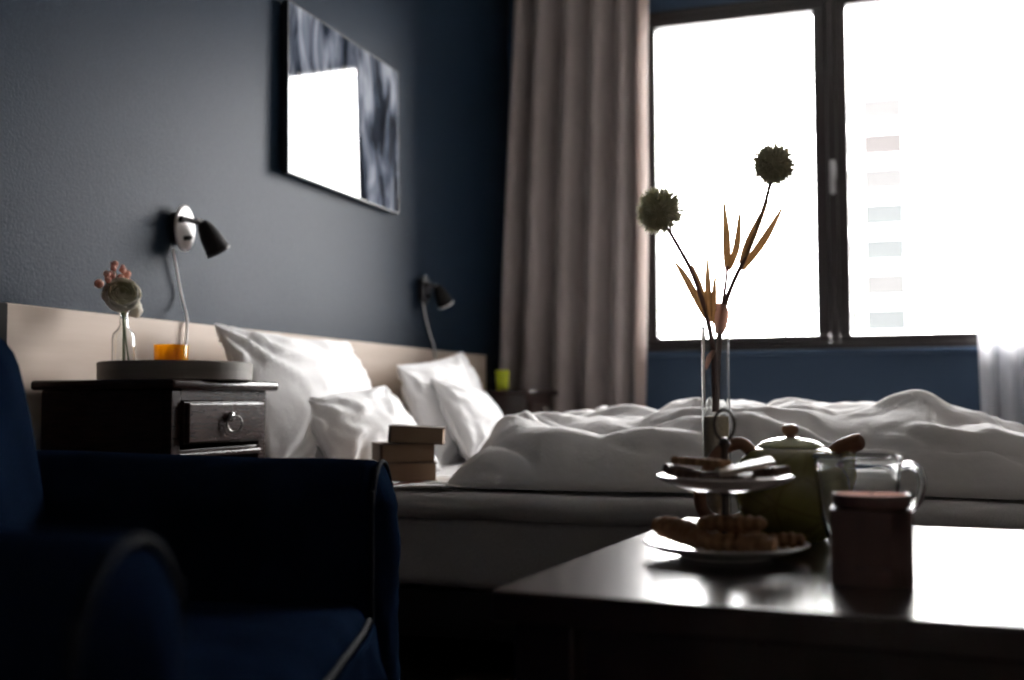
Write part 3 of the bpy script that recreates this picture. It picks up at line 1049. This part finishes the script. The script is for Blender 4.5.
def arm(y, seed):
    prof = arm_profile(AW, 0.562)
    m = len(prof)
    # outline resampled so the long sides carry cloth ripples
    dense = []
    for (a, b) in zip(prof, prof[1:] + prof[:1]):
        d = math.dist(a, b)
        k = max(1, int(d / 0.025))
        for i in range(k):
            dense.append((a[0] + (b[0] - a[0]) * i / k, a[1] + (b[1] - a[1]) * i / k))
    xs = [-0.60 + 0.60 * i / 36 for i in range(37)]
    rings = [(x, 1.0) for x in xs[:-1]] + [(-0.012, 1.0), (-0.003, 0.985), (0.0, 0.95)]
    v, f = [], []
    k = len(dense)
    zc = 0.31
    for x, s in rings:
        for (py, pz) in dense:
            w_ = noise.noise_vector(Vector((x * 5 + seed, py * 8, pz * 6))) * 0.006 + noise.noise_vector(Vector((x * 16 + seed, py * 20, pz * 18))) * 0.0022
            drop = 0.012 * min(1, -x / 0.45)
            v.append((x + w_.x * 0.5, y + py * s + w_.y, (zc + (pz - zc) * s) + w_.z * 0.4 + drop * (pz > 0.4)))
    for r in range(len(rings) - 1):
        for j in range(k):
            f.append((r * k + j, r * k + (j + 1) % k, (r + 1) * k + (j + 1) % k, (r + 1) * k + j))
    f.append(tuple(range(k - 1, -1, -1)))
    o = raw(v, f, 'armrest', 'denim', ch, auto=70)
    # front panel: cloth-bulged facing
    nu, nv = 12, 34

    def fn(u, vv):
        pz = 0.062 + (0.562 - 0.066) * vv
        half = AW / 2 * 0.96
        rtop = AW / 2 * 1.06
        if pz > 0.562 - rtop * 0.85:
            q = (pz - (0.562 - rtop * 0.85)) / (rtop * 0.85)
            half = rtop * math.sqrt(max(0, 1 - q * q))
        py = (u - 0.5) * 2 * half * 0.95
        bulge = 0.024 * (1 - (2 * u - 1) ** 2) ** 0.7 * min(1, (1 - vv) * 9 + 0.02)
        wr = 0.007 * fbm((py * 22 + seed, pz * 8, 2.2)) + 0.004 * fbm((py * 40, pz * 26 + seed, 1.0))
        return (0.0 + bulge + wr * min(1, (1 - vv) * 6), y + py, pz)
    fp = grid_obj('arm_front_panel', fn, nu, nv, 'denim', ch)
    ln = [(0.003, y + a * 0.985, b * 0.995) for a, b in prof]
    tube('arm_piping', spline(ln, 4), 0.0032, 'piping', ch, 8)
    return o


arm(ACY, 2.0)
arm(-ACY, 9.0)
IW = 2 * ACY - AW          # inner width between the arms


def seat_fn(u, v):
    a, b = 1 - 2 * u, 2 * v - 1
    y = a * (IW / 2 - 0.004)
    x = -0.235 + b * 0.235 + (0.018 * (1 - a * a) if b > 0 else 0) * b
    r = min(1, (1 - abs(b)) / 0.10)
    z = 0.386 + 0.030 * (1 - a * a) * (1 - b * b) + 0.006 * fbm((x * 5, y * 5, 7.0))
    z -= 0.020 * (1 - min(1, (1 - abs(a)) / 0.08)) ** 2
    z -= 0.022 * (1 - r) ** 2
    return (x, y, z)


grid_obj('seat_cushion', seat_fn, 60, 46, 'denim', ch, solid=0.11)
pp = [Vector(seat_fn(i / 30, 1.0)) + Vector((0.002, 0, 0.003)) for i in range(31)]
tube('seat_piping', pp, 0.0034, 'piping', ch, 8)


def skirt_fn(u, v):
    a = 1 - 2 * u
    top = Vector(seat_fn(u, 1.0))
    z = 0.03 + (top.z - 0.004 - 0.03) * v
    wr = 0.010 * fbm((a * 5, z * 4, 3.0)) + 0.006 * ridge(11 * (a * 0.8 + z * 2.2) + 2 * fbm((a * 3, z * 5, 1)))
    return (top.x + 0.004 + wr * min(1, (1 - v) * 5) + 0.010 * math.sin(math.pi * v), a * (IW / 2 + 0.002), z)


grid_obj('front_skirt', skirt_fn, 60, 30, 'denim', ch, solid=0.004)


def back_bm(sx, sy, sz, seed):
    bm = bmesh.new()
    box(bm, (0, 0, sz / 2), (sx, sy, sz), 0.07, 6)
    bmesh.ops.subdivide_edges(bm, edges=[e for e in bm.edges if e.calc_length() > 0.08], cuts=10, use_grid_fill=True)
    for v in bm.verts:
        n = noise.noise_vector(v.co * 5 + Vector((seed, 0, 0)))
        v.co += n * 0.008
        if v.co.x > 0:
            v.co.x += 0.035 * max(0, 1 - (2 * v.co.y / sy) ** 2) * max(0, math.sin(math.pi * min(1, max(0, v.co.z / sz))))
    return bm


from_bm(back_bm(0.19, IW - 0.004, 0.400, 3), 'back_cushion', 'denim', ch, smooth=True, loc=(-0.472, 0, 0.345), rot=(0, math.radians(-12), 0))
from_bm(back_bm(0.12, 2 * ACY + 0.10, 0.66, 8), 'back_frame', 'denim', ch, smooth=True, loc=(-0.655, 0, 0.06), rot=(0, math.radians(-7), 0))
box_obj('seat_base', (-0.31, 0, 0.155), (0.56, IW - 0.01, 0.20), 'denim', ch, 0.01)
for sx_ in (-1, 1):
    for x in (-0.55, -0.06):
        box_obj('foot', (x, sx_ * ACY, 0.031), (0.05, 0.05, 0.062), 'wood', ch, 0.005)

# ================================================================== COFFEE TABLE
TBZ = 0.45
ta = math.radians(-4.0)
tb = thing('coffee_table', 'black-brown wooden coffee table with a glossy top in the foreground', 'table', (1.452, 1.08, 0), (0, 0, ta))
TL, TD = 1.12, 0.785
box_obj('table_top', (TL / 2, TD / 2, TBZ - 0.016), (TL, TD, 0.032), 'table', tb, 0.004)
for y in (0.05, TD - 0.05):
    box_obj('apron', (TL / 2, y, TBZ - 0.072), (TL - 0.14, 0.022, 0.08), 'table', tb, 0.002)
for x in (0.05, TL - 0.05):
    box_obj('apron', (x, TD / 2, TBZ - 0.072), (0.022, TD - 0.14, 0.08), 'table', tb, 0.002)
    for y in (0.05, TD - 0.05):
        box_obj('leg', (x, y, (TBZ - 0.032) / 2), (0.065, 0.065, TBZ - 0.032), 'table', tb, 0.004)
box_obj('lower_shelf', (TL / 2, TD / 2, 0.13), (TL - 0.10, TD - 0.10, 0.018), 'table', tb, 0.003)
TZ0 = TBZ + 0.0005

# ------------------------------------------------------------------ cake stand
cs = on_z(726, 557, TZ0)
CSX, CSY = cs.x, cs.y
st = thing('cake_stand', 'two-tier ceramic cake stand with a ring handle on the coffee table', 'cake stand', (CSX, CSY, TZ0))
lathe('lower_plate', [(0, 0.004), (0.048, 0.0), (0.055, 0.0), (0.058, 0.004), (0.085, 0.010), (0.099, 0.016), (0.1005, 0.0180), (0.098, 0.0190), (0.084, 0.0135), (0.058, 0.0090), (0, 0.0085)], 'ceramic', st, 56)
UZ = 0.086
lathe('upper_plate', [(0, UZ - 0.006), (0.035, UZ - 0.006), (0.060, UZ + 0.000), (0.077, UZ + 0.007), (0.0835, UZ + 0.012), (0.082, UZ + 0.0135), (0.075, UZ + 0.0105), (0.058, UZ + 0.004), (0.034, UZ - 0.001), (0, UZ - 0.001)], 'ceramic', st, 56)
lathe('stem', [(0, 0.0085), (0.012, 0.0085), (0.012, 0.012), (0.0055, 0.016), (0.005, 0.045), (0.0075, 0.05), (0.005, 0.055), (0.005, UZ - 0.012), (0.010, UZ - 0.0062), (0, UZ - 0.0062)], 'iron', st, 24)
lathe('finial', [(0, UZ - 0.0008), (0.011, UZ - 0.0008), (0.0095, UZ + 0.004), (0.0045, UZ + 0.012), (0.0042, UZ + 0.045), (0.008, UZ + 0.052), (0.0045, UZ + 0.058), (0, UZ + 0.060)], 'iron', st, 24)
rc = UZ + 0.075
c_, s_ = math.cos(0.35), math.sin(0.35)
tube('ring_handle', [(0.0125 * math.cos(a) * c_, 0.0125 * math.cos(a) * s_, rc + 0.0185 * math.sin(a)) for a in [2 * math.pi * i / 32 for i in range(32)]],
     0.0022, 'iron', st, 10, closed=True)


# ------------------------------------------------------------------ biscuits
def finger(label, p, length, rad, heading, pitch, seed, mat='biscuit', group='finger biscuits on the lower plate', curve=0.0):
    """ridged finger biscuit lying along its heading"""
    n, k = 34, 14
    v, f = [], []
    for i in range(n + 1):
        t = i / n
        x = (t - 0.5) * length
        e = max(0.0, 1 - abs(2 * t - 1) ** 5) ** 0.5
        r = rad * (0.25 + 0.75 * e) * (1 + 0.13 * math.sin(t * 46 + seed)) if 0 < i < n else rad * 0.12
        yb = curve * (1 - (2 * t - 1) ** 2)
        for j in range(k):
            a = 2 * math.pi * j / k
            q = 1 + 0.10 * noise.noise(Vector((x * 60 + seed, math.cos(a) * 1.5, math.sin(a) * 1.5)))
            v.append((x, yb + r * q * math.cos(a) * 1.15, rad + r * q * math.sin(a) * 0.9))
    for i in range(n):
        for j in range(k):
            f.append((i * k + j, i * k + (j + 1) % k, (i + 1) * k + (j + 1) % k, (i + 1) * k + j))
    f.append(tuple(range(k - 1, -1, -1)))
    f.append(tuple(n * k + j for j in range(k)))
    o = raw(v, f, 'finger_biscuit', mat, smooth=True, loc=p, rot=(0, math.radians(-pitch), math.radians(heading)))
    return tag(o, label, 'biscuit', group)


def cs_pt(dx, dy, dz):
    return (CSX + dx, CSY + dy, TZ0 + dz)


finger('thick curled biscuit at the free end of the lower plate', cs_pt(-0.056, -0.020, 0.016), 0.078, 0.0150, -32, -10, 0.4, curve=0.008)
finger('finger biscuit lying across the front of the lower plate', cs_pt(0.020, -0.050, 0.012), 0.098, 0.0115, -9, 0, 1.4)
finger('finger biscuit reaching over the teapot side of the lower plate', cs_pt(0.056, -0.010, 0.014), 0.080, 0.0095, 2, 3, 2.2)
finger('finger biscuit behind the stem on the lower plate', cs_pt(-0.004, 0.045, 0.012), 0.085, 0.011, 10, 0, 3.1)
finger('finger biscuit resting on top of the lower plate heap', cs_pt(0.012, -0.030, 0.034), 0.085, 0.0105, -4, 2, 4.7)
finger('short pale biscuit between the curled one and the stem', cs_pt(-0.040, 0.022, 0.014), 0.06, 0.010, 30, 0, 5.3, 'wafer')


def slab_biscuit(name, label, p, size, rot, mat, teeth=True):
    L_, W_, H_ = size
    pts = []
    nx, ny = max(6, int(L_ / 0.0045)), max(4, int(W_ / 0.0045))

    def run(x0, y0, x1, y1, n, nx_, ny_):
        for i in range(n):
            t = i / n
            o = 0.0016 * (1 if i % 2 else -0.4) if teeth else 0
            pts.append((x0 + (x1 - x0) * t + nx_ * o, y0 + (y1 - y0) * t + ny_ * o))
    run(-L_ / 2, -W_ / 2, L_ / 2, -W_ / 2, nx, 0, -1)
    run(L_ / 2, -W_ / 2, L_ / 2, W_ / 2, ny, 1, 0)
    run(L_ / 2, W_ / 2, -L_ / 2, W_ / 2, nx, 0, 1)
    run(-L_ / 2, W_ / 2, -L_ / 2, -W_ / 2, ny, -1, 0)
    bm = bmesh.new()
    a = [bm.verts.new((x, y, 0)) for x, y in pts]
    b = [bm.verts.new((x * 1.0, y * 1.0, H_ * 0.8)) for x, y in pts]
    c = [bm.verts.new((x * 0.93, y * 0.93, H_)) for x, y in pts]
    k = len(pts)
    for i in range(k):
        j = (i + 1) % k
        bm.faces.new((a[i], a[j], b[j], b[i]))
        bm.faces.new((b[i], b[j], c[j], c[i]))
    bm.faces.new(a[::-1])
    bm.faces.new(c)
    o = from_bm(bm, name, mat, loc=p, rot=tuple(math.radians(q) for q in rot))
    return tag(o, label, 'biscuit', 'biscuits on the upper plate')


uz = UZ + 0.001
slab_biscuit('butter_biscuit', 'golden rectangular biscuit with toothed edges on the upper plate', cs_pt(-0.028, -0.006, uz + 0.0235), (0.064, 0.044, 0.010), (-3, 3, -8), 'biscuit')
slab_biscuit('cocoa_biscuit', 'dark cocoa biscuit slice under the golden one', cs_pt(-0.042, -0.020, uz + 0.009), (0.056, 0.042, 0.011), (4, 12, 22), 'cocoa')
slab_biscuit('wafer_biscuit', 'pale glazed wafer tilted against the stand stem', cs_pt(0.030, -0.028, uz + 0.022), (0.066, 0.036, 0.006), (6, -13, 12), 'wafer', False)
slab_biscuit('cocoa_biscuit', 'dark cocoa biscuit on the teapot side of the upper plate', cs_pt(0.046, 0.006, uz + 0.011), (0.054, 0.042, 0.011), (0, -6, -16), 'cocoa')
slab_biscuit('cocoa_biscuit', 'half-hidden dark biscuit lying flat at the front of the upper plate', cs_pt(0.008, -0.038, uz + 0.005), (0.062, 0.036, 0.011), (6, 0, 2), 'cocoa')

# ------------------------------------------------------------------ teapot
tp0 = on_z(788, 540, TZ0)
tpt = thing('teapot', 'round olive green teapot with brown clay handle on the coffee table', 'teapot', (tp0.x + 0.004, tp0.y + 0.015, TZ0))
body = [(0, 0.0), (0.045, 0.0), (0.048, 0.003), (0.060, 0.015), (0.073, 0.040), (0.078, 0.066), (0.076, 0.090), (0.069, 0.109), (0.059, 0.120),
        (0.047, 0.1255), (0.040, 0.126), (0.039, 0.124), (0.056, 0.117), (0.066, 0.106), (0.072, 0.088), (0.073, 0.066), (0.067, 0.040), (0.052, 0.014), (0, 0.008)]
lathe('body', body, 'glaze', tpt, 56)
ld = lathe('lid', [(0.044, 0.1262), (0.0445, 0.1285), (0.038, 0.1335), (0.026, 0.1375), (0.012, 0.1400), (0, 0.1405), (0, 0.135), (0.036, 0.1275), (0.037, 0.1262)], 'lidglaze', tpt, 48)
tag(ld, 'pale green domed lid')
lathe('knob', [(0, 0.139), (0.0062, 0.139), (0.0062, 0.142), (0.0108, 0.146), (0.0118, 0.151), (0.0100, 0.1555), (0.005, 0.158), (0, 0.1585)], 'clay', ld, 28)
# spout to the right and away, handle to the left
tube('spout', [(0.060, 0.030, 0.070), (0.070, 0.036, 0.088), (0.072, 0.038, 0.105), (0.070, 0.040, 0.122)], [0.020, 0.016, 0.0135, 0.0118], 'glaze', tpt, 18, smooth_n=6)
tube('spout_tip', [(0.050, 0.040, 0.112), (0.068, 0.040, 0.124), (0.088, 0.039, 0.1325), (0.0935, 0.0385, 0.1345), (0.0955, 0.038, 0.1352)], [0.0115, 0.0135, 0.0125, 0.0095, 0.004], 'clay', tpt, 18, smooth_n=5)
tube('handle', [(-0.050, -0.006, 0.118), (-0.068, -0.012, 0.131), (-0.094, -0.018, 0.120), (-0.114, -0.023, 0.088), (-0.122, -0.025, 0.054), (-0.112, -0.023, 0.030), (-0.086, -0.016, 0.022), (-0.062, -0.011, 0.030)],
     [0.0085, 0.0095, 0.0095, 0.009, 0.009, 0.009, 0.0085, 0.0085], 'clay', tpt, 14, smooth_n=6)

# ------------------------------------------------------------------ glass mug
mg0 = on_z(859, 552, TZ0)
mug = thing('glass_mug', 'clear glass tea mug with handle behind the wooden candle box', 'mug', (mg0.x, mg0.y, TZ0))
mo = [(0, 0.0), (0.026, 0.0), (0.033, 0.003), (0.040, 0.018), (0.0465, 0.045), (0.051, 0.085), (0.0535, 0.112), (0.0552, 0.117), (0.0555, 0.1195), (0.0540, 0.1215)]
mi = [(0.0515, 0.1215), (0.0500, 0.1195), (0.0496, 0.112), (0.0472, 0.085), (0.0426, 0.046), (0.0356, 0.021), (0.027, 0.010), (0, 0.009)]
lathe('glass_body', mo + mi, 'clear', mug, 48)
tube('handle', [(0.050, -0.004, 0.106), (0.063, -0.005, 0.110), (0.0745, -0.006, 0.100), (0.0755, -0.006, 0.080), (0.066, -0.005, 0.058), (0.0465, -0.004, 0.048)],
     0.0052, 'clear', mug, 12, smooth_n=6)

# ------------------------------------------------------------------ candle in its wooden box
cb0 = on_z(872, 587, TZ0)
BW = 0.081
cbx = thing('wooden_candle_box', 'square red-brown wooden candle box with recessed panels, at the front of the table', 'candle holder',
            (cb0.x, cb0.y + BW / 2 + 0.002, TZ0), (0, 0, math.radians(1)))
BH = 0.077
for k in range(4):
    r = Matrix.Rotation(k * math.pi / 2, 4, 'Z')
    bm = bmesh.new()
    o_ = BW / 2 - 0.004
    for c, s in (((0, -o_, 0.009), (BW - 0.008, 0.008, 0.018)), ((0, -o_, BH - 0.011), (BW - 0.008, 0.008, 0.022)),
                 ((-BW / 2 + 0.013, -o_, BH / 2), (0.017, 0.008, BH)), ((BW / 2 - 0.013, -o_, BH / 2), (0.017, 0.008, BH))):
        box(bm, c, s)
    box(bm, (-BW / 2 + 0.004, -BW / 2 + 0.004, BH / 2), (0.008, 0.008, BH))
    bmesh.ops.transform(bm, matrix=r, verts=bm.verts[:])
    side = from_bm(bm, 'side', 'boxwood', cbx)
    bm = bmesh.new()
    box(bm, (0, -o_ + 0.004, BH / 2), (BW - 0.03, 0.006, BH - 0.03))
    bmesh.ops.transform(bm, matrix=r, verts=bm.verts[:])
    from_bm(bm, 'recessed_panel', 'boxwood', side)
box_obj('bottom', (0, 0, 0.005), (BW - 0.022, BW - 0.022, 0.008), 'boxwood', cbx)
cnd = thing('candle', 'peach wax candle in a frosted jar set in the wooden box', 'candle', (cb0.x, cb0.y + BW / 2 + 0.002, TZ0 + 0.0095))
lathe('jar', [(0, 0), (0.027, 0), (0.030, 0.003), (0.031, 0.0675), (0.0385, 0.0690), (0.0395, 0.0720), (0.0395, 0.0815), (0.0385, 0.0825), (0.0372, 0.0815), (0.0365, 0.0720), (0.029, 0.068), (0.028, 0.006), (0, 0.005)], 'jar', cnd, 44)
lathe('wax', [(0, 0.006), (0.0275, 0.006), (0.0285, 0.068), (0.0360, 0.0725), (0.0369, 0.0812), (0.034, 0.0808), (0, 0.0808)], 'wax', cnd, 40)
tube('wick', [(0, 0, 0.080), (0.0005, 0, 0.083), (0.002, 0, 0.086)], 0.0008, 'wick', cnd, 6)

# ------------------------------------------------------------------ tall glass cylinder vase with sand and dried alliums
VY = 1.665
vt = on_y(715, 326, VY)
VX = vt.x
VH = vt.z - TZ0
vase = thing('cylinder_vase', 'tall slim clear glass cylinder vase behind the cake stand', 'vase', (VX, VY, TZ0))
lathe('glass_body', [(0, 0), (0.0195, 0), (0.0207, 0.001), (0.0207, VH), (0.0194, VH), (0.0194, 0.006), (0, 0.006)], 'clear', vase, 40)
fz = on_y(715, 417, VY).z - TZ0
snd = lathe('sand', [(0, 0.0065), (0.0180, 0.0065), (0.0180, fz), (0.008, fz + 0.002), (0, fz + 0.001)], 'sand', None, 32, loc=(VX, VY, TZ0))
tag(snd, 'beige sand filling the lower part of the slim glass vase', 'sand', kind='stuff')


def vp(px, py, dy=0.0):
    return on_y(px, py, VY + dy)


def leaf_into(parent, tip, mid, base, width, mat='leaf', twist=0.3):
    a, b, c = Vector(base), Vector(mid), Vector(tip)
    pts = spline([a, b, c], 9)
    k = len(pts)
    v, f = [], []
    for i, p in enumerate(pts):
        t = i / (k - 1)
        d = (pts[min(i + 1, k - 1)] - pts[max(i - 1, 0)]).normalized()
        s = d.cross(Vector((math.sin(twist), -math.cos(twist), 0))).normalized()
        nrm = s.cross(d)
        wd = 1.3 * width * (math.sin(math.pi * min(1, 0.12 + t * 0.88)) ** 0.8) * (1 - 0.25 * t) + 0.0004
        v += [p - s * wd, p + nrm * wd * 0.35, p + s * wd]
    for i in range(k - 1):
        for j in range(2):
            f.append((i * 3 + j, i * 3 + j + 1, i * 3 + j + 4, i * 3 + j + 3))
    inv = parent.matrix_world.inverted() if parent else Matrix()
    o = raw([Vector(q) - parent.location for q in v], f, 'leaf', mat, parent)
    md_ = o.modifiers.new('thickness', 'SOLIDIFY')
    md_.thickness = 0.0005
    return o


def allium(label, head_px, r_px, stem_px, leaves, seed):
    root = vp(715.5, 412)
    t = thing('allium_flower', label, 'flower', root, group='dried alliums in the slim vase')
    pts = [vp(*p) - root for p in stem_px]
    n = len(pts)
    tube('stem', pts, [0.0027 + 0.0014 * i / (n - 1) for i in range(n)], 'stem', t, 9, smooth_n=6)
    hc = vp(*head_px) - root
    R = r_px * VY / PXF * 1.13
    bm = bmesh.new()
    bmesh.ops.create_icosphere(bm, subdivisions=3, radius=R * 0.68)
    for v in bm.verts:
        v.co *= 1 + 0.08 * noise.noise(v.co * 300)
    hd = from_bm(bm, 'flower_head', 'allium', t, smooth=True, loc=hc)
    # fine florets: thin spikes with a tiny star at the tip, one joined part
    rnd = random.Random(seed)
    v, f = [], []
    N = 1100
    for i in range(N):
        z = 1 - 2 * (i + 0.5) / N
        a = i * 2.399963 + rnd.uniform(-0.1, 0.1)
        q = math.sqrt(1 - z * z)
        d = (Vector((q * math.cos(a), q * math.sin(a), z)) + Vector([rnd.uniform(-0.09, 0.09) for _ in range(3)])).normalized()
        s = d.orthogonal().normalized()
        u = d.cross(s)
        r1 = R * rnd.uniform(0.86, 1.05)
        b0 = len(v)
        wv = 0.0007
        for r_, wd in ((R * 0.62, wv), (r1 * 0.9, wv * 0.9)):
            for k in range(3):
                an = 2.0944 * k
                v.append(d * r_ + (s * math.cos(an) + u * math.sin(an)) * wd)
        for k in range(3):
            f.append((b0 + k, b0 + (k + 1) % 3, b0 + 3 + (k + 1) % 3, b0 + 3 + k))
        for k in range(3):
            an = 2.0944 * k + rnd.uniform(0, 2)
            e = s * math.cos(an) + u * math.sin(an)
            e2 = d.cross(e)
            b1 = len(v)
            base = d * (r1 * 0.88)
            v += [base - e2 * 0.0006, base + e2 * 0.0006, d * r1 + e * 0.0013]
            f.append((b1, b1 + 1, b1 + 2))
    fl = raw(v, f, 'floret_tips', 'spike', hd, smooth=False)
    tag(fl, kind='stuff')
    for tip, mid, base, wd in leaves:
        leaf_into(t, vp(*tip), vp(*mid), vp(*base), wd)
    return t


allium('dried allium globe nearer the curtain, with a pale bristly rim', (660, 210.5), 23.0,
       [(668, 229), (678, 246), (690, 268), (701, 296), (709, 326), (713.5, 355), (715, 412)],
       [((673, 259, 0.004), (688, 282), (706, 318), 0.0045), ((691, 262), (699, 285, 0.006), (708, 316), 0.0040),
        ((707.5, 255, -0.01), (708, 290, -0.008), (710, 322), 0.0042), ((715.5, 271, 0.012), (714, 298, 0.01), (713.5, 324), 0.0034)], 3)
allium('dried allium globe against the middle of the window, on the taller stem', (774, 164.5), 20.0,
       [(770.5, 182), (765, 204), (754, 236), (742, 264), (731, 288), (724, 310), (719, 345), (716.5, 412)],
       [((768.5, 200, -0.006), (752, 236, -0.008), (741, 264), 0.0055), ((784.7, 203.5, 0.008), (765, 238, 0.008), (742, 270), 0.0050)], 8)
root = vp(716, 412)
sg = thing('dried_leaf_sprig', 'dried upright leaf sprig between the two alliums', 'dried plant', root, group=None)
tube('stem', [vp(727.5, 266, 0.01) - root, vp(725, 290, 0.01) - root, vp(720, 320, 0.006) - root, vp(717, 360) - root, vp(716, 412) - root], [0.0020, 0.0024, 0.0026, 0.0026, 0.0026], 'stem', sg, 8, smooth_n=6)
leaf_into(sg, vp(723.5, 196, 0.008), vp(726.5, 238, 0.012), vp(727, 270, 0.01), 0.0048)
leaf_into(sg, vp(740, 208, 0.014), vp(737, 244, 0.014), vp(729, 270, 0.01), 0.0048, twist=-0.3)
leaf_into(sg, vp(717, 303, -0.006), vp(722, 312, -0.012), vp(719, 334, -0.006), 0.0085, 'wilt', 0.2)
leaf_into(sg, vp(706.5, 370, -0.006), vp(708.5, 360, -0.012), vp(714, 350, -0.004), 0.0035, 'wilt', 0.0)
